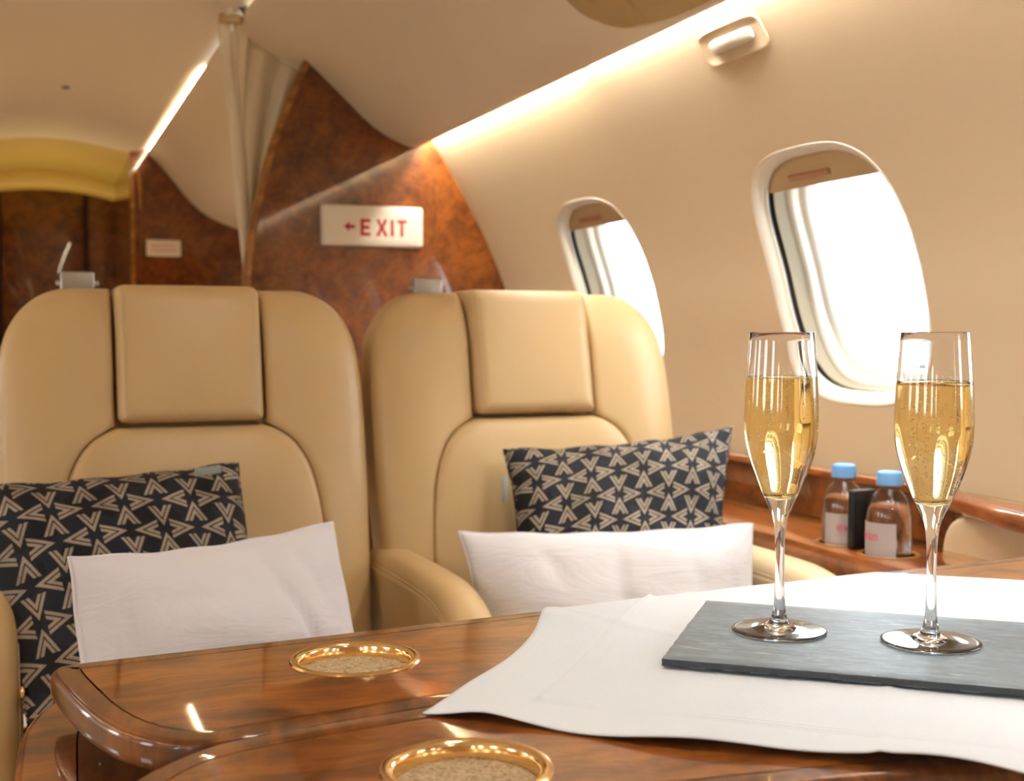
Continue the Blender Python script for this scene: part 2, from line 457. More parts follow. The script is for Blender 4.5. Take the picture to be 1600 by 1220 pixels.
def ring_set(yc, rings, side):
    return loft([[wall_pt(p[0], p[1], n, side) for p in win_loop(yc, o)] for o, n in rings])
for side in (1, -1):
    for i, yc in enumerate(WIN_Y):
        w = empty('window_%d' % (i + 1 + (6 if side < 0 else 0)), wall_pt(yc, WIN_S0, 0, side)); tag(w, kind='structure')
        bpy.context.view_layer.update(); inv = Vector(w.location)
        def part(name, vf, mat, parent=w):
            v = [tuple(Vector(map(float, p)) - inv) for p in vf[0]]
            return mesh_obj(name, v, vf[1], mat, parent, True, auto=45)
        part('frame', ring_set(yc, [(.0175, -.001), (.0165, .0008), (.0145, .0006), (.009, -.003), (.004, -.0085), (.001, -.0125), (-.002, -.0135), (-.003, -.016)], side), WHITE_TRIM)
        part('rubber_gap', ring_set(yc, [(-.003, -.015), (.004, -.0155), (.004, -.027), (-.001, -.027)], side), DARK_GAP)
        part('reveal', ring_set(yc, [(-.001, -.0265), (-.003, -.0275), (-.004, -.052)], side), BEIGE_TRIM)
        part('inner_frame', ring_set(yc, [(-.004, -.052), (-.010, -.054), (-.013, -.059), (-.014, -.069), (-.022, -.072), (-.025, -.078), (-.027, -.095)], side), WHITE_TRIM)
        L = win_loop(yc, -.0265)
        part('pane', ([wall_pt(p[0], p[1], -.088, side) for p in L] + [wall_pt(yc, WIN_SC, -.088, side)], [(j, (j + 1) % len(L), len(L)) for j in range(len(L))]), PANE)
        # the blind, drawn a little way down
        zb = 1.158; sb = s_of_z(zb); rows = []
        Lw = win_loop(yc, .001, 400)
        for k in range(9):
            s = sb + (WIN_S1 - .002 - sb) * k / 8
            yy = Lw[np.abs(Lw[:, 1] - s) < .006][:, 0]
            hw = (yy.max() - yc) if len(yy) else .05
            rows.append((s, hw))
        sv, sf = [], []
        for n in (-.0185, -.021):
            for s, hw in rows: sv += [wall_pt(yc - hw + 2 * hw * j / 10, s, n, side) for j in range(11)]
        for q in (0, 99):
            for k in range(8):
                for j in range(10): sf.append((q + k * 11 + j, q + k * 11 + j + 1, q + k * 11 + 12 + j, q + k * 11 + 11 + j))
        sf += [(j, j + 1, 100 + j, 99 + j) for j in range(10)]
        sh = part('shade', (sv, sf), SHADE)
        hb = [[wall_pt(yc + .02 + dy, sb + ds, n, side) for ds, n in ((.013, -.0185), (.013, -.0145), (.021, -.0135), (.022, -.0185))] for dy in (-.05, -.047, .047, .05)]
        hv, hf = loft(hb, True, (True, True))
        pl_ = mesh_obj('shade_pull', [tuple(Vector(map(float, p)) - inv) for p in hv], hf, SHADE_PULL, sh, False)
        # daylight portal just outside the pane
        ld = bpy.data.lights.new('window_daylight', 'AREA'); ld.shape = 'RECTANGLE'; ld.size = .34; ld.size_y = .40
        ld.cycles.is_portal = True
        lo = bpy.data.objects.new('window_daylight', ld); COL.objects.link(lo)
        p0 = Vector(wall_pt(yc, WIN_SC, -.11, side)); p1 = Vector(wall_pt(yc, WIN_SC, .2, side))
        lo.location = p0; lo.rotation_euler = (p1 - p0).to_track_quat('-Z', 'Y').to_euler()

# ceiling: bulkhead-to-bulkhead section
PSU = chaikin([(.935, 1.470), (.930, 1.425), (.917, 1.401), (.895, 1.400), (.873, 1.406), (.824, 1.426), (.776, 1.460), (.729, 1.506), (.682, 1.548), (.636, 1.590), (.560, 1.630), (.503, 1.668), (.492, 1.688), (.497, 1.704), (.52, 1.708)], 2, False)
PSU_F = chaikin([(1.02, 1.43), (.93, 1.375), (.839, 1.392), (.745, 1.429), (.667, 1.486), (.576, 1.602), (.520, 1.668), (.490, 1.684), (.484, 1.694), (.492, 1.702), (.53, 1.705)], 2, False)
def top_z(x):
    d = abs(x - CX)
    return 1.735 - .5 * min(d, .27) ** 2 - .004 * sm01((d - .27) / .06) + .03 * sm01((d - .33) / .12)
mid = np.array([(CX + d, top_z(CX + d)) for d in np.linspace(-.46, .46, 33)])
def extrude_y(name, prof, ya, yb, mat, kind='structure', ny=2):
    rings = [[(p[0], ya + (yb - ya) * k / (ny - 1), p[1]) for p in prof] for k in range(ny)]
    return tag(mesh_obj(name, *loft(rings, False), mat), kind=kind)
flip = lambda pr: np.stack([2 * CX - pr[:, 0], pr[:, 1]], 1)
extrude_y('ceiling', mid, Y0, YF + .02, CEIL)
YP = YB + .26
extrude_y('ceiling_side_panel', PSU, Y0, YP, CEIL)
extrude_y('ceiling_side_panel', flip(PSU), Y0, YP, CEIL)
extrude_y('ceiling_side_panel', PSU_F, YP, YF, CEIL)
extrude_y('ceiling_side_panel', flip(PSU_F), YP, YF, CEIL)
tag(mesh_obj('floor', *box(-1.0, 1.2, Y0, YF + 2.2, -.06, 0, 0), CARPET, smooth=False), kind='structure')
def cap_wall(name, y, pts, th, mat, edge=None):
    O = resample(pts, .05); P, F = triangulate(O); n = len(O)
    v = [(p[0], y, p[1]) for p in P] + [(p[0], y + th, p[1]) for p in P]; m = len(P)
    b = [int(np.argmin(np.sum((P - o) ** 2, 1))) for o in O]
    f = list(F) + [tuple(m + i for i in q) for q in F] + [(b[i], b[(i + 1) % n], m + b[(i + 1) % n], m + b[i]) for i in range(n)]
    return tag(mesh_obj(name, v, f, mat, smooth=False), kind='structure')
cap_wall('wall_rear', Y0 - .04, [(-1.1, 0), (1.3, 0), (1.3, 1.5), (.9, 1.8), (-.7, 1.8), (-1.1, 1.5)], .04, WALL)
HEAD = [(.46, 1.722), (.486, 1.706)] + [tuple(p) for p in PSU_F[::-1] if p[1] < 1.70 and p[0] < .99] + [(1.0, 1.80), (.46, 1.80)]
cap_wall('ceiling_header', YP - .02, HEAD, .04, CEIL)
EDGE = chaikin([(.486, 0), (.486, .6), (.488, .95), (.492, 1.064), (.504, 1.169), (.527, 1.275), (.558, 1.389), (.597, 1.489), (.640, 1.588)], 2, False)
FRONT = list(EDGE) + [(.700, 1.560), (.760, 1.505), (.82, 1.455), (.87, 1.43), (.93, 1.424), (.96, 1.44), (1.03, 1.36), (1.10, 1.24), (1.17, 1.08), (1.21, .9), (1.22, .6), (1.15, .25), (1.05, 0)]
cap_wall('wall_front', YB, FRONT, .04, BURL)
cap_wall('wall_front', YB, [(2 * CX - x, z) for x, z in FRONT], .04, BURL)
for sgn in (1, -1):
    rr = []
    for i, p in enumerate(EDGE):
        t = EDGE[min(i + 1, len(EDGE) - 1)] - EDGE[max(i - 1, 0)]; t = t / np.linalg.norm(t); nrm = np.array([-t[1], t[0]])
        rr.append([(CX + sgn * (p[0] + nrm[0] * a - CX), YB + b, p[1] + nrm[1] * a) for a, b in ((-.004, -.003), (.004, -.005), (.010, 0), (.012, .02), (.010, .04), (.004, .045), (-.004, .043))])
    tag(mesh_obj('trim_%d' % (1 if sgn > 0 else 2), *loft(rr, True, (True, True)), BURL_EDGE), kind='structure')

# far partition with its doorway, arched lining and the panelled door beyond
FAR = [(.416, 0), (.416, 1.70), (.46, 1.73), (.52, 1.72), (.60, 1.66), (.70, 1.52), (.78, 1.45), (.87, 1.42), (.96, 1.44), (1.05, 1.34), (1.15, 1.12), (1.2, .9), (1.2, 0)]
cap_wall('wall_back', YF, FAR, .05, BURL)
cap_wall('wall_back', YF, [(2 * CX - x, z) for x, z in FAR], .05, BURL)
post = [(.424, YF - .012, 0), (.424, YF - .012, 1.2), (.424, YF - .012, 1.56), (.427, YF - .014, 1.60), (.437, YF - .016, 1.612), (.448, YF - .014, 1.60), (.454, YF - .012, 1.55), (.456, YF - .012, 1.45)]
tag(mesh_obj('trim_3', *tube(chaikin(post, 2, False), .0095, 10), BURL_EDGE), kind='structure')
def arch(x, zc, k): return zc - k * (x - CX) ** 2
xs = np.linspace(CX - .316, CX + .316, 25)
rings = [[(x, y, arch(x, z, .52)) for x in xs] for y, z in ((YF - .002, 1.744), (YF + .012, 1.728), (YF + .3, 1.722), (YF + .86, 1.716), (YF + 1.1, 1.72))]
v1 = loft(rings, False)
sidew = ([(s, y, z) for s in (CX - .316, CX + .316) for y in (YF + .05, YF + 1.1) for z in (0, 1.70)], [(0, 1, 3, 2), (4, 5, 7, 6)])
tag(mesh_obj('ceiling_arch', *v1, CLOTH_MUSTARD), kind='structure')
tag(mesh_obj('wall_passage', *sidew, BURL, smooth=False), kind='structure')
yl = YF + .86
lint = [[(x, yl, arch(x, 1.73, .52)) for x in xs], [(x, yl, arch(x, 1.642, .42)) for x in xs], [(x, yl + .02, arch(x, 1.636, .42)) for x in xs], [(x, yl + .112, arch(x, 1.630, .42)) for x in xs]]
tag(mesh_obj('trim_4', *loft(lint, False), plain('pale mustard lining', srgb(216, 182, 92), .55)), kind='structure')
door = empty('door_1', (CX, yl + .11, 0)); tag(door, kind='structure')
for k, (a, b) in enumerate(((-.196, .178), (.196, .33), (-.33, -.214))):
    mesh_obj('panel', *box(a, b, 0, .03, .02, 1.66, .006), BURL, door)
mesh_obj('backing', *box(-.34, .34, .022, .05, 0, 1.72, 0), plain('dark door backing', srgb(40, 24, 14), .5), door, False)

# ------------------------------------------------------------------ cove lights (strips hidden behind the lips)
def strip(name, label, x, z, w, ya, yb, col, k, tilt):
    c, s = math.cos(tilt), math.sin(tilt)
    v = [(x + c * dx - s * dz, y, z + s * dx + c * dz) for y in (ya, yb) for dx, dz in ((-w / 2, 0), (w / 2, 0), (w / 2, .003), (-w / 2, .003))]
    f = [(0, 1, 5, 4), (1, 2, 6, 5), (2, 3, 7, 6), (3, 0, 4, 7), (0, 3, 2, 1), (4, 5, 6, 7)]
    o = mesh_obj(name, v, f, emit(name + ' glow', col, k), smooth=False)
    return tag(o, label, 'light strip')
WARM = (1.0, .86, .64)
strip('light_strip', 'warm light strip in the slot above the cabin windows, reaching the exit partition', .934, 1.428, .012, 2.02, YB - .01, (1.0, .94, .78), COVE_WALL * 1.35, .5)
strip('light_strip', 'light strip in the slot above the wall fitting and the nearer cabin window', .934, 1.428, .012, .2, 1.99, (1.0, .97, .90), COVE_WALL, .5)
strip('light_strip', 'warm light strip at the vestibule ceiling edge behind the curtain', .494, 1.7075, .008, 3.62, YF - .01, WARM, COVE_CEIL, .5)
strip('light_strip', 'light strip in the slot above the opposite row of windows', 2 * CX - .934, 1.428, .012, Y0 + .1, YB - .01, (1.0, .95, .84), COVE_WALL, -.5)
strip('light_strip', 'warm light strip along the cabin ceiling above the window side panel', .506, 1.712, .008, Y0 + .1, YB - .05, WARM, COVE_TOP, .5)
strip('light_strip', 'warm light strip along the cabin ceiling on the aisle side', 2 * CX - .506, 1.712, .008, Y0 + .1, YB - .05, WARM, COVE_TOP, -.5)
la = bpy.data.lights.new('passage_fill', 'AREA'); la.energy = PASSAGE_FILL; la.color = (1, .78, .40); la.size = .3; la.shape = 'DISK'; la.spread = math.radians(75)  # added uplight without a fixture, brightens the arched lining
lo = bpy.data.objects.new('passage_fill', la); COL.objects.link(lo); lo.location = (CX, YF + .45, .3); lo.rotation_euler = (PI, 0, 0)
la = bpy.data.lights.new('vestibule_fill', 'AREA'); la.energy = VESTIBULE_FILL; la.color = (.95, .97, 1.0); la.size = .25; la.shape = 'DISK'; la.spread = math.radians(120)  # added fill without a fixture, lifts the vestibule panel and ceiling
lo = bpy.data.objects.new('vestibule_fill', la); COL.objects.link(lo); lo.location = (-.15, 4.0, 1.69); lo.rotation_euler = (0, -.25, 0)
for k, y in enumerate((-1.6, -.5, .7)):
    for x in (CX + .30,):
        la = bpy.data.lights.new('cabin_fill', 'AREA'); la.energy = CABIN_FILL; la.color = (1, .97, .92); la.size = .10; la.shape = 'DISK'; la.spread = math.radians(150)  # added soft fill for the cabin, out of view and without a fitting
        lo = bpy.data.objects.new('cabin_fill', la); COL.objects.link(lo); lo.location = (x, y, 1.69); lo.rotation_euler = (0, 0, 0)
# ================================================================== SEATS
SY = 1.55
yb = lambda z: 1.795 + .22 * (z - .9) - SY
def seat(name, cx, label, arms):
    root = empty(name, (cx, SY, 0)); tag(root, label, 'seat', 'pair of cabin seats')
    place = lambda u, v, h: (u, yb(v) - h, v)
    hw = [(-.104, 1.004), (-.15, 1.005), (-.175, 1.003), (-.203, .991), (-.227, .968), (-.243, .938), (-.251, .90), (-.2545, .83), (-.2535, .72), (-.250, .60), (-.245, .45)]
    inner = [(-.188, .45), (-.185, .56), (-.181, .64), (-.1735, .715), (-.160, .762), (-.140, .792), (-.118, .806), (-.1045, .814)]
    for sgn, nm in ((-1, 'bolster'), (1, 'bolster')):
        fl = lambda pts: np.array([(p[0] * -sgn, p[1]) for p in pts])
        O = resample(fl(np.vstack([chaikin(hw, 2, False), chaikin(inner, 2, False)])), .009)
        outer = chaikin(fl(hw), 2, False)
        def hf(P, d, outer=outer):
            do = seg_dist(P, outer, False)
            return .006 * roll(d, .010) + .034 * roll(do, .085) + .003 * np.sin(np.clip(do / .15, 0, 1) * PI)
        pad(nm, O, hf, place, LEATHER, root, .013, .011, .05)
    arch_ = [(-.1875, .45), (-.1845, .56), (-.1805, .64), (-.173, .7145), (-.1595, .761), (-.1395, .791), (-.1175, .805), (-.10, .811)]
    O = np.vstack([chaikin(arch_, 2, False), chaikin([(-p[0], p[1]) for p in arch_[::-1]], 2, False)])
    O = resample(O, .009)
    def hl(P, d): return .036 + .006 * roll(d, .009) + .020 * roll(d, .16)
    pad('back_pad', O, hl, place, LEATHER, root, .012, .011, .03)
    O = resample(round_corners([(-.099, .8175), (.099, .8175), (.100, 1.009), (-.100, 1.009)], [.012, .012, .016, .016]), .007)
    def hh(P, d): return .036 + .017 * roll(d, .018) + .008 * roll(d, .095)
    pad('headrest', O, hh, place, LEATHER, root, .016, .010, .06)
    # stitched seams on the headrest sides
    for s in (-1, 1):
        pts = [(s * .0905, yb(z) - .036 - .017 * .93 - .0055, z) for z in np.linspace(.83, .996, 12)]
        mesh_obj('seam', *tube(pts, .0006, 6), LEATHER, root)
    # closed back behind the pads
    O = resample(chaikin([(-.12, .994), (-.175, .992), (-.215, .972), (-.238, .93), (-.246, .83), (-.24, .40), (.24, .40), (.246, .83), (.238, .93), (.215, .972), (.175, .992), (.12, .994)], 2), .02)
    pad('back_shell', O, lambda P, d: .05 * roll(d, .05), lambda u, v, h: (u, yb(v) + .012 + h, v), LEATHER, root, .03, .03, .01)
    # chrome fitting on top of the back
    br = mesh_obj('bracket', *box(-.168, -.122, yb(1.0) + .012, yb(1.0) + .03, .985, 1.0285, .003), CHROME, root)
    mesh_obj('pin', *tube([(-.174, yb(1.0) + .02, 1.012), (-.116, yb(1.0) + .02, 1.012)], .004, 10), CHROME, br)
    # cushion, base
    O = resample(round_corners([(-.235, 1.12 - SY), (.235, 1.12 - SY), (.235, 1.66 - SY), (-.235, 1.66 - SY)], .05), .03)
    pad('seat_cushion', O, lambda P, d: .03 * roll(d, .04) + .012 * roll(d, .2), lambda u, v, h: (u, v, .425 + h), LEATHER, root, .03, .03, .10)
    mesh_obj('base', *box(-.20, .20, 1.20 - SY, 1.72 - SY, .0, .325, .02), BLACK, root)
    for (xa, xb, yf, zt, mat) in arms:
        xm, t = (xa + xb) / 2 - cx, (xb - xa) / 2
        O = [(1.80, .34), (1.80, zt - .012), (1.74, zt), (yf + .16, zt + .003), (yf + .09, zt - .004), (yf + .035, zt - .028), (yf + .006, zt - .075), (yf, zt - .16), (yf, .34)]
        O = resample(chaikin(O, 3), .012)
        a = pad('armrest', O, lambda P, d, t=t: t * (.25 + .75 * roll(d, t * .75)) * (d > 1e-6), lambda u, v, h, xm=xm: (xm + h, u - SY, v), mat, root, t * .75, .02, mirror=True)
        for s in (-1, 1):
            q = resample(offset_in(O, .026), .012)
            pad('side_panel', q, lambda P, d: .003 * roll(d, .006), lambda u, v, h, xm=xm, s=s, t=t: (xm + s * (t - .0005 + h), u - SY, v), mat, a, .005, .03, .002)
            e = np.vstack([q, q[:1]])
            sp = [(xm + s * (t + .0002), p[0] - SY, p[1]) for p in offset_in(q, -.0035)]
            mesh_obj('stitching', *tube(sp + sp[:1], .0008, 5, False), LEATHER_PALE, a)
    return root
s1 = seat('cabin_seat', .216, 'cream leather cabin seat nearer the aisle with black cushion and tilted white pillow', [(-.090, -.012, 1.42, .655, LEATHER), (.256 + .216, .316 + .216, 1.335, .626, LEATHER)])
s2 = seat('cabin_seat', .737, 'cream leather cabin seat beside the window with its back against the wall ledge', [(.912, .972, 1.19, .640, LEATHER_PALE)])
kn = mesh_obj('button', *lathe([(0, -.002), (.006, -.002), (.0075, 0), (.006, .003), (0, .0045)], 16), BRASS, s1)
kn.rotation_euler = (0, PI / 2, 0); kn.location = (-.012 - .216 + .003, 1.432 - SY, .545)

# ================================================================== CUSHIONS
def cushion(name, TL, TR, BR, BL, T, mat, label, cat, group, pinch=.07, n=56, seed=1, wr=.006, W=.40, H=.27, creases=()):
    TL, TR, BR, BL = [np.array(p, float) for p in (TL, TR, BR, BL)]
    nx, nz = n, int(n * .75); rr = random.Random(seed); ph = [rr.uniform(0, 6) for _ in range(8)]
    nrm = np.cross(TR - TL, BL - TL); nrm /= np.linalg.norm(nrm)
    if nrm[1] > 0: nrm = -nrm
    cen = (TL + TR + BR + BL) / 4
    v, uv, idx = [], [], {}
    for side in (1, -1):
        for j in range(nz + 1):
            for i in range(nx + 1):
                ed = i in (0, nx) or j in (0, nz)
                if side < 0 and ed: idx[(side, i, j)] = idx[(1, i, j)]; continue
                u = -math.cos(PI * i / nx) * .45 + (2 * i / nx - 1) * .55; w = -math.cos(PI * j / nz) * .45 + (2 * j / nz - 1) * .55
                uu = u * (1 - pinch * .75 * (1 - w * w)); ww = w * (1 - pinch * (1 - u * u)) 
                a, b = (uu + 1) / 2, (ww + 1) / 2
                p = (BL * (1 - a) + BR * a) * (1 - b) + (TL * (1 - a) + TR * a) * b
                k = max(0, (1 - u * u)) ** .55 * max(0, (1 - w * w)) ** .55
                wrk = wr * (math.sin(3.1 * u + 5 * w + ph[0]) * .6 + math.sin(9 * u - 4 * w + ph[1]) * .3 + math.sin(17 * u * (1 - abs(w) * .4) + ph[2]) * abs(w) ** 2 * .6)
                for (u0, w0, u1, w1, dep, wid) in creases:
                    q = max(0, min(1, ((u - u0) * (u1 - u0) + (w - w0) * (w1 - w0)) / ((u1 - u0) ** 2 + (w1 - w0) ** 2)))
                    dd = math.hypot(u - u0 - q * (u1 - u0), w - w0 - q * (w1 - w0))
                    wrk -= dep * math.exp(-(dd / wid) ** 2) * (.35 + .65 * math.sin(PI * q))
                h = k * (T / 2 + wrk) + (.001 if ed else .002)
                edge_w = wr * .22 * (math.sin(13 * u + ph[3]) + math.sin(8 * w + ph[4])) * (1 - k)
                p = p + nrm * side * h * (0 if ed else 1) + np.array((0, 0, edge_w * .6)) + nrm * edge_w
                idx[(side, i, j)] = len(v); v.append(p - cen); uv.append((a * W, b * H))
    f = []
    for side in (1, -1):
        for j in range(nz):
            for i in range(nx):
                q = (idx[(side, i, j)], idx[(side, i + 1, j)], idx[(side, i + 1, j + 1)], idx[(side, i, j + 1)])
                f.append(q if side > 0 else q[::-1])
    o = mesh_obj(name, v, f, mat, None, True, uv)
    o.location = cen; tag(o, label, cat, group)
    # piped seam round the edge
    rim = [idx[(1, i, 0)] for i in range(nx)] + [idx[(1, nx, j)] for j in range(nz)] + [idx[(1, i, nz)] for i in range(nx, 0, -1)] + [idx[(1, 0, j)] for j in range(nz, 0, -1)]
    pts = [v[i] for i in rim]
    pv, pf = tube(pts + pts[:1], .0016, 6, False)
    mesh_obj('piping', pv, pf, mat, o, True, [(p[0] * 1.0, p[2]) for p in pv])
    return o, nrm
c1, nn = cushion('scatter_cushion', (-.075, 1.60, .758), (.259, 1.62, .772), (.274, 1.44, .505), (.004, 1.40, .478), .12, PATTERN, 'black and beige chevron cushion on the aisle seat, partly behind the armrest', 'cushion', 'chevron cushions', .05, seed=3, W=.29, H=.26)
tg = mesh_obj('cloth_tag', *box(.090, .122, .014, .0155, .128, .1385, .0005, 1), SILVER_TAG, c1); tg.rotation_euler = (0, -.10, 0); tg['label'] = 'small grey cloth tag'
c2, nn = cushion('scatter_cushion', (.650, 1.655, .772), (1.022, 1.625, .797), (.905, 1.455, .560), (.606, 1.50, .548), .10, PATTERN, 'black and beige chevron cushion propped on the seat by the window', 'cushion', 'chevron cushions', .10, seed=5, W=.335, H=.24)
tg = mesh_obj('cloth_tag', *box(-.180, -.172, .015, .0165, .035, .072, .0005, 1), SILVER_TAG, c2); tg['label'] = 'small grey cloth tag'
cushion('pillow', (.037, 1.29, .716), (.350, 1.47, .708), (.378, 1.42, .50), (.045, 1.21, .470), .15, COTTON, 'plain white pillow leaning in front of the aisle seat cushion', 'pillow', 'white pillows', .085, seed=8, wr=.006, creases=((.12, .8, .5, -.7, .010, .05), (-.84, .7, -.80, -.9, .010, .05), (-.7, .55, -.2, .45, .006, .07), (.4, .9, .55, .3, .006, .06), (-.5, .0, .1, -.25, .005, .12)))
cushion('pillow', (.536, 1.53, .676), (.906, 1.39, .686), (.872, 1.30, .470), (.545, 1.45, .470), .15, COTTON, 'plain white pillow in front of the cushion on the window seat', 'pillow', 'white pillows', .065, seed=11, wr=.006, creases=((.02, .9, .05, -.9, .008, .05), (-.5, .85, -.35, .2, .006, .06), (.5, .8, .62, .1, .006, .06), (.84, .6, .80, -.6, .009, .05), (-.1, .1, .3, .0, .005, .08)))

# ================================================================== TABLE
TZ, TT = .707, .021
SEAM = np.array([(.105, .699), (.155, .7077), (.255, .7203), (.31, .7253), (.60, .7558), (1.05, .7985)])
def bull(outline, ztop, th, r_in, mat, name, parent, holes=()):
    """Edge banding of a table leaf: full bullnose and a flat top strip r_in wide."""
    O = np.array(outline); rings = []
    r = np.clip(.0010 + .0058 * np.clip(seg_dist(O, SEAM, False) / .035, 0, 1), 0, .0066)[:, None]; r1 = r[:, 0]
    for k in range(13):
        a = -PI / 2 + PI * k / 12; c = (1 - math.cos(a)) * r
        zz = (ztop - r1 + r1 * math.sin(a)) if a > 0 else (ztop - th + r1 + r1 * math.sin(a))
        rings.append([(p[0], p[1], z) for p, z in zip(offset_in(O, c), zz)])
    I = offset_in(O, r_in)
    rings.append([(*p, ztop) for p in I]); rings.append([(*p, ztop - .0014) for p in offset_in(O, r_in + .0002)])
    rings.append([(*p, ztop - th + .001) for p in offset_in(O, r_in + .0003)])
    v, f = loft(rings + rings[:1])
    n = len(O) * len(rings); v = v[:n]; f = [tuple(i % n for i in q) for q in f]
    return mesh_obj(name, v, f, mat, parent, True, auto=45), offset_in(O, r_in + .0013)
HOLD = [(.2165, .8435), (.2165, .606)]
back = [(.011, .888), (.016, .907), (.040, .9115), (.16, .9195), (.41, .939), (.75, .966), (1.03, .985), (1.05, .97), (1.05, .80), (.60, .757), (.31, .7265), (.255, .7215), (.155, .709), (.105, .700), (.078, .706), (.060, .722), (.045, .745), (.030, .786)]
front = [(.105, .6983), (.155, .7072), (.255, .7198), (.31, .7248), (.60, .7553), (1.05, .798), (1.05, .45), (1.03, .44), (.60, .487), (.43, .513), (.33, .527), (.20, .536), (.045, .536), (.018, .552), (.022, .59), (.034, .632), (.052, .664), (.078, .688)]
tb = empty('folding_table', (0, 0, 0)); tag(tb, 'glossy walnut table in two leaves with round brass holders', 'table')
for o_, h in ((back, HOLD[0]), (front, HOLD[1])):
    O = resample(chaikin(o_, 3, w=.2), .012)
    band, I = bull(O, TZ, TT, .019, TABLE_BAND, 'edge_band', tb)
    hole = circle(*h, .0400, 56)
    P, F = triangulate(I, [hole], grid_pts(I, .05, .02, [hole])); m = len(P)
    P2, F2 = P, F
    v = [(*p, TZ) for p in P] + [(*p, TZ - TT + .001) for p in P]; f = list(F) + [tuple(i + m for i in reversed(q)) for q in F]
    mesh_obj('table_leaf', v, f, TABLE, tb, False)
    # brass holder: rolled rim, bright well, cork floor
    rim = [(.0392, -.010), (.0392, -.0012), (.0400, .0004), (.0415, .0014), (.0440, .0019), (.0462, .0014), (.0472, .0002), (.0462, -.0002), (.0399, -.0002), (.0399, -.016), (.0005, -.016), (.0005, -.0152), (.0391, -.0145), (.0392, -.0120)]
    bh = mesh_obj('brass_holder', *lathe(rim, 72, (*h, TZ)), BRASS, tb, True, auto=35); bh['label'] = 'round polished brass holder'
    rings = []
    rnd = random.Random(3)
    for r in (.0391, .036, .030, .02, .01):
        rings.append([(h[0] + r * math.cos(2 * PI * j / 56), h[1] + r * math.sin(2 * PI * j / 56), TZ - .0078 + rnd.uniform(-.0003, .0003) - (.0006 if r > .039 else 0)) for j in range(56)])
    cv, cf = loft(rings); cf.append(tuple(len(cv) - 56 + j for j in range(56)))
    mesh_obj('cork_mat', cv, cf, CORK, bh)
# lower slab with inlay and the pedestal
O = resample(chaikin([(-.012, .78), (-.006, .90), (.022, .958), (.09, .985), (.30, .985), (.62, .985), (.62, .46), (.0, .46), (-.014, .60)], 3), .02)
slab = empty('table_base', (0, 0, 0), parent=tb)
slab.parent = tb
band, I = bull(O, .672, .05, .036, TABLE, 'base_band', tb)
P, F = triangulate(I); m = len(P)
mesh_obj('base_panel', [(*p, .672) for p in P] + [(*p, .625) for p in P], list(F) + [tuple(i + m for i in reversed(q)) for q in F], TABLE_BAND, tb, False)
bpy.data.objects.remove(slab)
mesh_obj('slide', *box(.2, .5, .62, .82, .671, .682, .002), BLACK, tb)
v = loft([[(*p, z) for p in offset_in(O, d)] for z, d in ((.626, .03), (.56, .05), (.3, .07), (.03, .05), (.0, .04))], True, (True, True))
mesh_obj('pedestal', *v, TABLE, tb, True, auto=50)

# ================================================================== SIDE LEDGE AND CONSOLE
lg = empty('side_ledge', (1.09, 1.9, 0)); tag(lg, 'walnut ledge along the window wall holding two bottles', 'ledge')
def shift(vf, d): return [(p[0] - d[0], p[1] - d[1], p[2] - d[2]) for p in vf[0]], vf[1]
BOT = [(1.052, 1.388), (1.052, 1.292)]
holes = [circle(x, y, .0345, 40) for x, y in BOT]
O = resample(round_corners([(1.003, 1.02), (1.175, 1.02), (1.175, 2.885), (1.003, 2.885)], [.01, 0.002, .002, .01]), .03)
o = mesh_obj('ledge_top', *shift(plate(O, .615, .650, holes, .004), (1.09, 1.9, 0)), LEDGE, lg); merge(o)
for x, y in BOT:
    rg = mesh_obj('holder_ring', *shift(lathe([(.0340, -.003), (.0340, .0008), (.0355, .0022), (.039, .0022), (.0405, .0005), (.0395, -.0005), (.0340, -.003)], 48, (x, y, .650)), (1.09, 1.9, 0)), BURL_EDGE, lg)
    cup = mesh_obj('holder_well', *shift(lathe([(.0338, 0), (.0338, -.0535), (.0005, -.0535), (.0005, -.0555), (.0355, -.0555), (.0355, -.036)], 40, (x, y, .650)), (1.09, 1.9, 0)), BLACK, lg)
mesh_obj('front_panel', *shift(box(1.008, 1.02, 1.03, 2.88, .0, .614, .002), (1.09, 1.9, 0)), LEDGE, lg)
mesh_obj('back_panel', *shift(box(1.163, 1.172, 1.30, 2.885, .650, .716, .002), (1.09, 1.9, 0)), BURL, lg)
mesh_obj('top_lip', *shift(box(1.157, 1.178, 1.30, 2.885, .716, .729, .004), (1.09, 1.9, 0)), LEDGE, lg)
co = empty('side_console', (1.13, .7, 0)); tag(co, 'walnut topped side console with cream leather panel beside the table', 'console')
O = resample(chaikin([(1.178, 1.345), (1.158, 1.33), (1.135, 1.25), (1.103, 1.15), (1.088, 1.04), (1.083, .80), (1.083, .0), (1.178, .0)], 2, w=.2), .02)
rings = [[(*p, .7145 + .0145 * math.sin(a)) for p in offset_in(O, .012 * (1 - math.cos(a)))] for a in np.linspace(-PI / 2, PI / 2, 11)]
v, f = loft(rings); P, F = triangulate(offset_in(O, .012)); n = len(v)
v += [(*p, .729) for p in P] + [(*p, .700) for p in P]; f += [tuple(i + n for i in q) for q in F] + [tuple(i + n + len(P) for i in q) for q in F]
o = mesh_obj('cap', *shift((v, f), (1.13, .7, 0)), LEDGE, co); merge(o)
lt = mesh_obj('recessed_latch', *shift(box(1.106, 1.122, 1.03, 1.10, .7285, .7305, .0008, 1), (1.13, .7, 0)), BURL_EDGE, co)
O = resample(round_corners([(.02, .55), (1.312, .55), (1.292, .699), (.02, .699)], [.002, .01, .05, .002], 10), .02)
pad('leather_panel', O, lambda P, d: .006 * roll(d, .01), lambda u, v_, h: (1.150 - h - 1.13, u - .7, v_), LEATHER_PALE, co, .008, .04, .03)
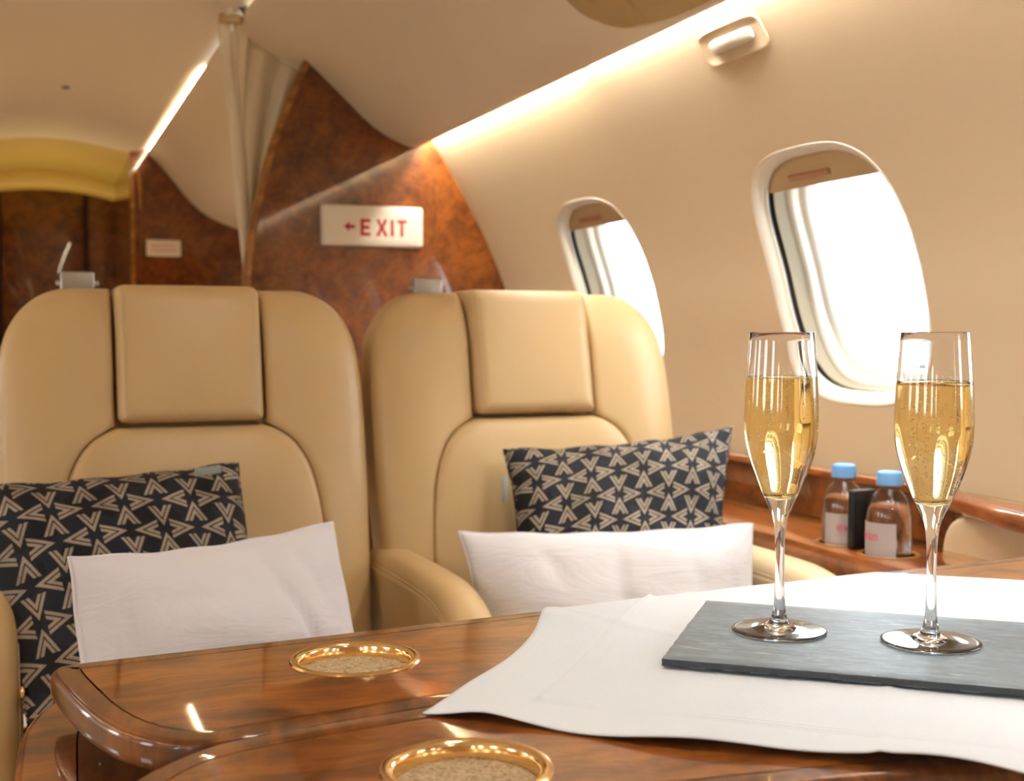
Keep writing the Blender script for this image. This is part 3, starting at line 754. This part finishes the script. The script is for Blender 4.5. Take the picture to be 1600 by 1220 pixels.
mesh_obj('lower_panel', *shift(box(1.13, 1.16, .02, 1.01, .0, .555, .002), (1.13, .7, 0)), LEDGE, co)

# ================================================================== WATER BOTTLES AND CASE
def bottle(x, y, rz, label):
    root = empty('water_bottle', (x, y, .5968), rz); tag(root, label, 'bottle', 'water bottles')
    pr = [(.0005, .004), (.012, .0035), (.022, .0), (.0275, .0015), (.0298, .006), (.0298, .022), (.0289, .0245), (.0298, .027), (.0298, .040), (.0289, .0425), (.0298, .045), (.0298, .098), (.0296, .104), (.0280, .114), (.0245, .125), (.0195, .133), (.0145, .138), (.0128, .141), (.0128, .1435), (.0150, .1440), (.0150, .1455), (.0128, .146), (.0128, .150)]
    mesh_obj('bottle_shell', *lathe(pr, 40), PET, root)
    wr = [(max(.0004, r - .0009), z + .0008) for r, z in pr[:16]]; wr = [p for p in wr if p[1] < .1215] + [(.0245, .1215), (.0004, .1215)]
    mesh_obj('water', *lathe(wr, 40), WATER, root)
    cp = [(.0004, .1635), (.0135, .1635), (.0155, .1625), (.0163, .1605), (.0165, .147), (.0165, .1455), (.0158, .1455), (.0158, .160), (.0004, .161)]
    n = 60; ring = []
    for r, z in cp: ring.append([((r + (.00035 if (j % 2 and .0158 < r and z < .161) else 0)) * math.cos(2 * PI * j / n), (r + (.00035 if (j % 2 and .0158 < r and z < .161) else 0)) * math.sin(2 * PI * j / n), z) for j in range(n)])
    mesh_obj('cap', *loft(ring), CAP_BLUE, root)
    a0, a1 = -2.6, .05
    arc = [[(.0302 * math.cos(a), .0302 * math.sin(a), z) for a in np.linspace(a0, a1, 24)] for z in (.054, .098)]
    v, f = loft(arc, False); lb = mesh_obj('label', v, f, LABEL_FILM, root); lb['label'] = 'printed white label'
    tv, tf = text_mesh('evian', .019)
    out = []
    for p in tv:
        a = -1.35 + p[0] / .0304
        rr = .0304 + p[2]
        out.append((rr * math.cos(a), rr * math.sin(a), .080 + p[1]))
    mesh_obj('lettering', out, tf, LABEL_PINK, lb, False)
    return root
bottle(*BOT[0], -.55, 'small clear water bottle with blue cap, the farther one on the ledge')
bottle(*BOT[1], -2.0, 'small clear water bottle with blue cap, nearer the table')
tag(mesh_obj('card_case', *box(1.026, 1.066, 1.3342, 1.3468, .650, .731, .004), BLACK), 'slim black upright case standing between the two water bottles', 'case')
# ================================================================== CLOTH, SLATE, FLUTES
CO, CU, CV = np.array((.218, .700)), np.array((.655, .755)), np.array((.755, -.655))
CU = CU / np.linalg.norm(CU); CV = CV / np.linalg.norm(CV)
def cloth_z(u, v, p):
    z = TZ + .0012
    g = math.exp(-(u / .035) ** 2)
    z += g * (.0028 * (1 + math.sin(v * 44 + .4)) * sm01(v / .05) + .0022 * (1 + math.sin(v * 23 + 2)) * sm01((v - .1) / .2))
    g2 = math.exp(-(v / .05) ** 2)
    z += g2 * (.007 * math.exp(-((u - .255) / .028) ** 2) + .0012 * (1 + math.sin(u * 30)) * sm01(u / .08) * sm01((.3 - u) / .06))
    z += .0024 * math.exp(-((v - .062) / .0018) ** 2) * sm01((u - .040) / .006)     # hem seams
    z += .0022 * math.exp(-((u - .048) / .0018) ** 2) * sm01((v - .055) / .006)
    z += .0030 * math.exp(-(((u - .262) + (v - .06) * .42) / .010) ** 2) * sm01((v + .01) / .02) * sm01((.16 - v) / .05)   # fold
    z += .0012 * math.exp(-((v - .27) / .004) ** 2) + .0010 * math.exp(-((u - .40) / .005) ** 2)
    z += .0005 * math.sin(u * 37 + v * 11) * math.sin(v * 29) 
    return max(z, TZ + .0009)
NU, NV = 150, 170; UL, VL = .555, .62
v, f, uv = [], [], []
for i in range(NU + 1):
    for j in range(NV + 1):
        u, w = UL * i / NU, VL * j / NV
        uu = u + .004 * math.sin(w * 25 + 1) * math.exp(-u / .03); ww = w + (.006 * math.sin(u * 15 - .3) + .004) * math.exp(-w / .05) - .010 * math.exp(-((u - .31) / .05) ** 2) * math.exp(-w / .05)
        p = CO + CU * uu + CV * ww
        z = cloth_z(u, w, p)
        ye = .9065 + .079 * p[0] - .010; e = (p[1] - ye)
        if e > 0:
            Rb = .0145; th = min(e / Rb, PI / 2); rest = max(0, e - Rb * PI / 2)
            p = np.array((p[0], ye + Rb * math.sin(th) + .012 * math.sin(w * 40 + 1) * min(1, rest * 8) * .5 + .0035 * min(1, rest * 30))); z = z - Rb * (1 - math.cos(th)) - rest
        v.append((p[0], p[1], z)); uv.append((u, w))
for i in range(NU):
    for j in range(NV):
        a = i * (NV + 1) + j; f.append((a, a + 1, a + NV + 2, a + NV + 1))
cl = mesh_obj('table_napkin', v, f, LINEN, None, True, uv)
tag(cl, 'white linen cloth laid diagonally over the walnut table', 'cloth')
so = cl.modifiers.new('thick', 'SOLIDIFY'); so.thickness = .0008; so.offset = 1

SZ = TZ + .0042; ST = .0052
A = np.array((.405, .733)); B = np.array((.529, .881)); dv = np.array((.583 - .406, .585 - .735)); dv /= np.linalg.norm(dv); Ls = .46
rr = random.Random(4)
O = []
for a, b in ((A, A + dv * Ls), (A + dv * Ls, B + dv * Ls), (B + dv * Ls, B), (B, A)):
    L = np.linalg.norm(b - a); n = int(L / .006); nn = np.array((-(b - a)[1], (b - a)[0])) / L
    for k in range(n):
        O.append(a + (b - a) * k / n + nn * (rr.uniform(-.0004, .0004) if k else 0))
O = np.array(O); cs = (A + B + dv * Ls * 2) / 4
ang = math.atan2(dv[1], dv[0]); ca, sa = math.cos(-ang), math.sin(-ang)
loc = lambda p: ((p[0] - cs[0]) * ca - (p[1] - cs[1]) * sa, (p[0] - cs[0]) * sa + (p[1] - cs[1]) * ca)
Ol = np.array([loc(p) for p in O])
if area2(Ol) < 0: Ol = Ol[::-1]
n = len(Ol); v = []
for z, d in ((0, .0004), (.0007, 0), (.0022, .0003), (.0038, .0), (ST - .0004, .0002), (ST, .0010)):
    v += [(p[0] , p[1], z + (rr.uniform(-.0002, .0002) if 0 < z < ST - .001 else 0)) for p in offset_in(Ol, d)]
f = [(i * n + j, i * n + (j + 1) % n, (i + 1) * n + (j + 1) % n, (i + 1) * n + j) for i in range(5) for j in range(n)]
top = offset_in(Ol, .0010); P, F = triangulate(top, extra=grid_pts(top, .012, .006)); o0 = len(v)
v += [(*p, ST) for p in P]; f += [tuple(i + o0 for i in q) for q in F]
P, F = triangulate(Ol); o0 = len(v); v += [(*p, 0) for p in P]; f += [tuple(i + o0 for i in q) for q in F]
sl = mesh_obj('slate_board', v, f, SLATE, None, True); merge(sl, 2e-5, 35)
sl.data.materials.append(SLATE_EDGE.m)
for p in sl.data.polygons:
    if abs(p.normal.z) < .5: p.material_index = 1
sl.location = (cs[0], cs[1], SZ); sl.rotation_euler = (0, 0, ang)
tag(sl, 'dark grey slate board lying on the white cloth under two glasses', 'board')

def flute(x, y, level, label, seed, nb):
    g = empty('champagne_flute', (x, y, SZ + ST + .0001)); tag(g, label, 'glass', 'pair of champagne flutes')
    out = [(.0003, .0006), (.012, .0005), (.024, .0003), (.031, .0001), (.0335, .0), (.0346, .0005), (.0352, .0012), (.0350, .0019), (.0335, .0024), (.026, .0029), (.0185, .0034), (.0125, .0045), (.0085, .0066), (.0064, .0098), (.0050, .0145), (.0041, .021), (.0037, .030), (.00345, .045), (.00345, .058), (.0037, .070), (.0044, .079), (.0056, .0865), (.0078, .0925), (.0107, .0985), (.0142, .1060), (.0182, .1155), (.0222, .1265), (.0252, .1370), (.0269, .1465), (.0276, .1560), (.0274, .1660), (.0268, .1800), (.0258, .1975), (.0246, .2130), (.0238, .2245)]
    inn = [(.0232, .2247), (.0239, .2130), (.0251, .1975), (.0261, .1800), (.0267, .1660), (.0268, .1560), (.0261, .1465), (.0243, .1370), (.0211, .1262), (.0172, .1155), (.0142, .1100), (.0108, .1057), (.0066, .1028), (.0003, .1014)]
    def fine(pr):
        P = chaikin(pr, 2, False); return [tuple(p) for p in P]
    top = [(.0238, .2245), (.02365, .2249), (.02335, .2250), (.0232, .2247)]
    prof = fine(out) + top[1:3] + fine(inn)
    mesh_obj('glass_body', *lathe(prof, 96), GLASS, g)
    fi = fine(inn)[::-1]
    rin = lambda z: float(np.interp(z, [p[1] for p in fi], [p[0] for p in fi]))
    wine = [(max(.0003, r + .00012), z - .00012) for r, z in fi if z < level - .0005] + [(rin(level) + .00012, level + .0004), (rin(level) - .0012, level - .0001), (.0003, level - .0002)]
    wn = mesh_obj('champagne', *lathe(wine, 96), CHAMPAGNE, g)
    # fizz: beads rising in trains and a thin collar at the surface
    rr = random.Random(seed); V, F = [], []
    ico = bmesh.new(); bmesh.ops.create_icosphere(ico, subdivisions=1, radius=1)
    ico.verts.index_update()
    iv = [tuple(q.co) for q in ico.verts]; iff = [tuple(q.index for q in fc.verts) for fc in ico.faces]; ico.free()
    def bead(px, py, pz, r):
        o = len(V); V.extend((px + a * r, py + b * r, pz + c * r) for a, b, c in iv); F.extend(tuple(i + o for i in q) for q in iff)
    for k in range(nb):
        a = rr.uniform(0, 2 * PI); z = rr.uniform(.108, level - .001); rad = rin(z) * rr.choice((.25, .5, .8, .93)) * rr.uniform(.8, 1)
        bead(rad * math.cos(a), rad * math.sin(a), z, rr.uniform(.00028, .00058))
    for t in range(5):
        a = rr.uniform(0, 2 * PI); rad = rr.uniform(.002, .012); z = .112
        while z < level - .002:
            z += rr.uniform(.0018, .0045); q = min(rad, rin(z) * .8)
            bead(q * math.cos(a) + rr.gauss(0, .0004), q * math.sin(a) + rr.gauss(0, .0004), z, rr.uniform(.0003, .0005))
    for k in range(90):
        a = rr.uniform(0, 2 * PI); bead((rin(level) - .0009) * math.cos(a), (rin(level) - .0009) * math.sin(a), level - .0003, rr.uniform(.0002, .0005))
    tag(mesh_obj('bubbles', V, F, BUBBLE, g), kind='stuff')
    return g
flute(.524, .767, .1915, 'crystal flute of champagne standing near the slate corner, farther from the camera', 21, 140)
flute(.606, .697, .1895, 'crystal flute of champagne standing toward the middle of the slate', 33, 280)

# ================================================================== SIGNS AND FITTINGS
sx, sy, sz = .792, YB - .016, 1.2025
sg = empty('exit_sign', (sx, sy, sz)); tag(sg, 'white lit exit sign with red arrow and letters on the burl partition', 'sign')
O = resample(round_corners([(-.127, -.0495), (.127, -.0495), (.127, .0495), (-.127, .0495)], .009), .01)
pad('housing', O, lambda P, d: .010 * roll(d, .005), lambda u, v_, h: (u, .008 - h, v_), SIGN_WHITE, sg, .004, .03, .008)
O2 = resample(round_corners([(-.114, -.038), (.114, -.038), (.114, .038), (-.114, .038)], .005), .01)
pad('face', O2, lambda P, d: .0012 * roll(d, .001), lambda u, v_, h: (u, -.0018 - h, v_), SIGN_WHITE, sg, .001, .03, .001)
def flat(name, polys, mat, parent, y=-.0032, th=.0008):
    V, F = [], []
    for p in polys:
        p = np.array(p); P, T = triangulate(p); o = len(V); n = len(p)
        V += [(q[0], y, q[1]) for q in p] + [(q[0], y + th, q[1]) for q in p]
        F += [(o + i, o + (i + 1) % n, o + n + (i + 1) % n, o + n + i) for i in range(n)]
        o = len(V); V += [(q[0], y, q[1]) for q in P]; F += [tuple(i + o for i in t) for t in T]
    return mesh_obj(name, V, F, mat, parent, False)
h, t = .0205, .0082
R_ = lambda x0, x1, z0, z1: [(x0, z0), (x1, z0), (x1, z1), (x0, z1)]
zc = -.004
flat('letter', [R_(-.033, -.033 + t, zc - h, zc + h), R_(-.033 + t, -.008, zc - h, zc - h + t), R_(-.033 + t, -.008, zc + h - t, zc + h), R_(-.033 + t, -.010, zc - t / 2, zc + t / 2)], SIGN_RED, sg)
flat('letter', [[(.005, zc - h), (.0145, zc - h), (.0205, zc - .006), (.0265, zc - h), (.036, zc - h), (.0255, zc), (.0352, zc + h), (.0258, zc + h), (.0205, zc + .006), (.0152, zc + h), (.0058, zc + h), (.0155, zc)]], SIGN_RED, sg)
flat('letter', [R_(.0425, .0425 + t, zc - h, zc + h)], SIGN_RED, sg)
flat('letter', [R_(.0585, .0835, zc + h - t, zc + h), R_(.071 - t / 2, .071 + t / 2, zc - h, zc + h - t)], SIGN_RED, sg)
flat('arrow', [[(-.074, zc + .001), (-.060, zc + .0135), (-.060, zc + .0055), (-.047, zc + .0055), (-.047, zc - .0035), (-.060, zc - .0035), (-.060, zc - .0115)]], SIGN_RED, sg)
pl2 = empty('wall_plate', (.548, YF - .006, 1.300)); tag(pl2, 'small white notice plate on the far burl partition', 'plate')
O = resample(round_corners([(-.070, -.034), (.070, -.034), (.070, .034), (-.070, .034)], .004), .01)
pad('plate', O, lambda P, d: .004 * roll(d, .002), lambda u, v_, h: (u, .002 - h, v_), SIGN_WHITE, pl2, .002, .03, .003)
flat('print_line', [R_(-.052, .052, .006, .013)], PLATE_PINK, pl2, -.0028, .0004); flat('print_line', [R_(-.052, .052, -.014, -.007)], PLATE_PINK, pl2, -.0028, .0004)

# curtain drawn back behind the partition
cu = empty('curtain', (.53, YB + .1, 0)); tag(cu, 'cream pleated curtain gathered behind the exit partition', 'curtain')
NU, NZ = 90, 46; v = []
_k = (PSU[:, 1] < 1.69) & (PSU[:, 0] < .9) & (PSU[:, 1] > 1.40); _o = np.argsort(PSU[_k][:, 0]); PSX = (PSU[_k][_o][:, 0], PSU[_k][_o][:, 1])
for k in range(NZ + 1):
    t = k / NZ; z = 1.632 * (1 - t) + 1.02 * t
    g = t ** .75
    xl = .5125 * (1 - g) + .497 * g - .008 * math.sin(PI * t); xr = .715 * (1 - g) + .540 * g
    for i in range(NU + 1):
        s = i / NU; x = xl + (xr - xl) * s
        am = .010 * (1 - .3 * t) * (1 - .5 * s)
        y = am * math.sin(s * 2 * PI * 3.2 + .6 * math.sin(t * 3)) + .002 * math.sin(s * 30 + t * 5)
        zz = 1.02 * t + (1 - t) * (float(np.interp(x, *PSX)) - .004)
        v.append((x - .53, y, zz))
f = [(a * (NU + 1) + b, a * (NU + 1) + b + 1, (a + 1) * (NU + 1) + b + 1, (a + 1) * (NU + 1) + b) for a in range(NZ) for b in range(NU)]
o = mesh_obj('drape', v, f, CURTAIN, cu); q = o.modifiers.new('thick', 'SOLIDIFY'); q.thickness = .0015
def band(pts, w, name, mat):
    rings = []
    for i, (x, y, z, ww) in enumerate(pts):
        rings.append([(x - ww / 2, y - .004, z), (x, y - .008, z), (x + ww / 2, y - .004, z), (x + ww / 2, y + .004, z), (x, y + .001, z), (x - ww / 2, y + .004, z)])
    return mesh_obj(name, *loft(rings, True, (True, True)), mat, cu)
ctl = chaikin([(-.079, -.03, 1.688, .030), (-.072, -.03, 1.60, .026), (-.056, -.032, 1.47, .028), (-.044, -.034, 1.36, .032), (-.038, -.034, 1.25, .031), (-.032, -.034, 1.15, .025), (-.025, -.034, 1.06, .016), (-.020, -.034, 1.0, .016)], 2, False)
band(ctl, 0, 'leading_edge', CURTAIN)
ctl = chaikin([(-.050, -.028, 1.685, .012), (-.049, -.026, 1.60, .014), (-.047, -.026, 1.5, .012), (-.044, -.03, 1.40, .008)], 2, False)
band(ctl, 0, 'fold', CURTAIN)
mesh_obj('hook_plate', *box(-.090, -.038, -.045, -.025, 1.676, 1.698, .003), LEATHER, cu)
tr = empty('curtain_track', (.55, YB + .06, 1.66)); tag(tr, 'dark curved curtain track under the ceiling at the partition', 'track')
tp = chaikin([(.470, 1.742), (.503, 1.690), (.525, 1.672), (.560, 1.645), (.60, 1.622), (.650, 1.597), (.69, 1.57)], 2, False)
mesh_obj('rail', *tube([(x - .55, -.03, z - 1.66) for x, z in tp], .010, 8), TRACK, tr)
mesh_obj('end_strap', *tube([(.462 - .55, -.03, 1.75 - 1.66), (.470 - .55, -.032, 1.72 - 1.66), (.452 - .55, -.035, 1.69 - 1.66)], .007, 8), CURTAIN, tr)

# oval service panel under the side panel of the ceiling
_ps = np.concatenate([[0], np.cumsum(np.linalg.norm(np.diff(PSU, axis=0), axis=1))])
i0 = int(np.argmin(np.abs(PSU[:, 0] - .790) + (PSU[:, 1] > 1.5) * 9)); s0 = _ps[i0]
def psu_pt(y, s, n):
    q = s0 + s; x = np.interp(q, _ps, PSU[:, 0]); z = np.interp(q, _ps, PSU[:, 1])
    a, b = q - .02, q + .02
    t_ = np.array([np.interp(b, _ps, PSU[:, 0]) - np.interp(a, _ps, PSU[:, 0]), np.interp(b, _ps, PSU[:, 1]) - np.interp(a, _ps, PSU[:, 1])]); t_ /= np.linalg.norm(t_)
    nx, nz = -t_[1], t_[0]
    if nz > 0: nx, nz = -nx, -nz
    return (x + nx * n, y, z + nz * n)
def oval(yc, sc, ay, as_, n=64, e=2.3):
    return [(yc + ay * math.copysign(abs(math.cos(2 * PI * i / n)) ** (2 / e), math.cos(2 * PI * i / n)), sc + as_ * math.copysign(abs(math.sin(2 * PI * i / n)) ** (2 / e), math.sin(2 * PI * i / n))) for i in range(n)]
P0 = psu_pt(1.50, 0, 0)
sp = empty('overhead_unit', P0); tag(sp, 'oval tan overhead unit in the ceiling side above the window', 'overhead unit')
def onpsu(name, rings, mat, cap, parent=sp):
    rg = [[tuple(np.array(psu_pt(y, s, n)) - P0) for y, s in R] for R, n in rings]
    v, f = loft(rg)
    if cap: v.append(tuple(np.mean(rg[-1], 0))); m_ = len(rg[-1]); b = len(v) - 1 - m_; f += [(b + j, b + (j + 1) % m_, len(v) - 1) for j in range(m_)]
    return mesh_obj(name, v, f, mat, parent, True, auto=50)
PANEL_TAN = plain('tan panel', srgb(180, 154, 104), .55)
onpsu('rim', [(oval(1.50, 0, .245, .118), .000), (oval(1.50, 0, .243, .116), .004), (oval(1.50, 0, .236, .110), .0045), (oval(1.50, 0, .232, .107), .0012)], CEIL, False)
onpsu('cover', [(oval(1.50, 0, .232, .107), .0012), (oval(1.50, 0, .15, .07), .0016), (oval(1.50, 0, .05, .03), .0018)], PANEL_TAN, True)
onpsu('lamp_recess', [(oval(1.655, -.005, .062, .078, 40, 2), .0016), (oval(1.655, -.005, .060, .076, 40, 2), .006), (oval(1.655, -.005, .050, .066, 40, 2), .006), (oval(1.655, -.005, .044, .06, 40, 2), .0022)], PANEL_TAN, True)
onpsu('print_mark', [(oval(1.56, -.035, .022, .004, 20, 4), .0020), (oval(1.56, -.035, .022, .004, 20, 4), .0024)], TRACK, True)
# oblong fitting on the window wall under the light slot
sF = s_of_z(1.372); F0 = wall_pt(1.566, sF, 0)
ft = empty('air_outlet', F0); tag(ft, 'white oblong wall fitting with raised bar under the light slot', 'fitting')
def onwall(name, rings, mat):
    rg = [[tuple(np.array(wall_pt(y, sF + s, n)) - F0) for y, s in R] for R, n in rings]
    v, f = loft(rg); v.append(tuple(np.mean(rg[-1], 0))); m_ = len(rg[-1]); b = len(v) - 1 - m_; f += [(b + j, b + (j + 1) % m_, len(v) - 1) for j in range(m_)]
    return mesh_obj(name, v, f, mat, ft, True, auto=45)
onwall('plate', [(oval(1.566, 0, .084, .0285, 64, 5), 0), (oval(1.566, 0, .083, .0275, 64, 5), .0016), (oval(1.566, 0, .079, .024, 64, 5), .0018), (oval(1.566, 0, .077, .022, 64, 5), .0006)], WALL)
onwall('bar', [(oval(1.566, .001, .056, .0105, 48, 5), .0005), (oval(1.566, .001, .0555, .0102, 48, 5), .0038), (oval(1.566, .001, .052, .0078, 48, 5), .005)], WHITE_TRIM)
cs_ = mesh_obj('ceiling_sensor', *lathe([(.0002, -.004), (.010, -.004), (.013, -.001), (.013, .002)], 20), GREY_TINY); cs_.location = (.136, 4.199, 1.732)
tag(cs_, 'tiny grey round sensor on the vestibule ceiling', 'sensor')

# ================================================================== OUTSIDE
tag(mesh_obj('ground', [(-60, -60, -1.4), (80, -60, -1.4), (80, 80, -1.4), (-60, 80, -1.4)], [(0, 1, 2, 3)], plain('apron concrete', srgb(190, 190, 188), .9), smooth=False), kind='structure')
VAN = plain('pale blue grey paint', srgb(106, 117, 132), .4)
vb = empty('service_van', (18.3, 19.7, -1.4), .5); tag(vb, 'pale blue grey vehicle parked on the apron outside the nearer cabin window', 'vehicle')
mesh_obj('body', *box(-1.0, 1.6, -1.0, 1.0, .45, 2.75, .12), VAN, vb); mesh_obj('cab', *box(-2.3, -1.0, -.95, .95, .45, 1.9, .2), VAN, vb)
mesh_obj('windscreen', *box(-2.31, -1.5, -.8, .8, 1.2, 1.75, .05), BLACK, vb)
for x in (-1.6, 1.0):
    for y in (-.92, .92):
        wv, wf = lathe([(.0, -.1), (.33, -.1), (.38, -.06), (.38, .06), (.33, .1), (.0, .1)], 20)
        mesh_obj('wheel', [(x + p[0], y + p[2], .38 + p[1]) for p in wv], wf, BLACK, vb)
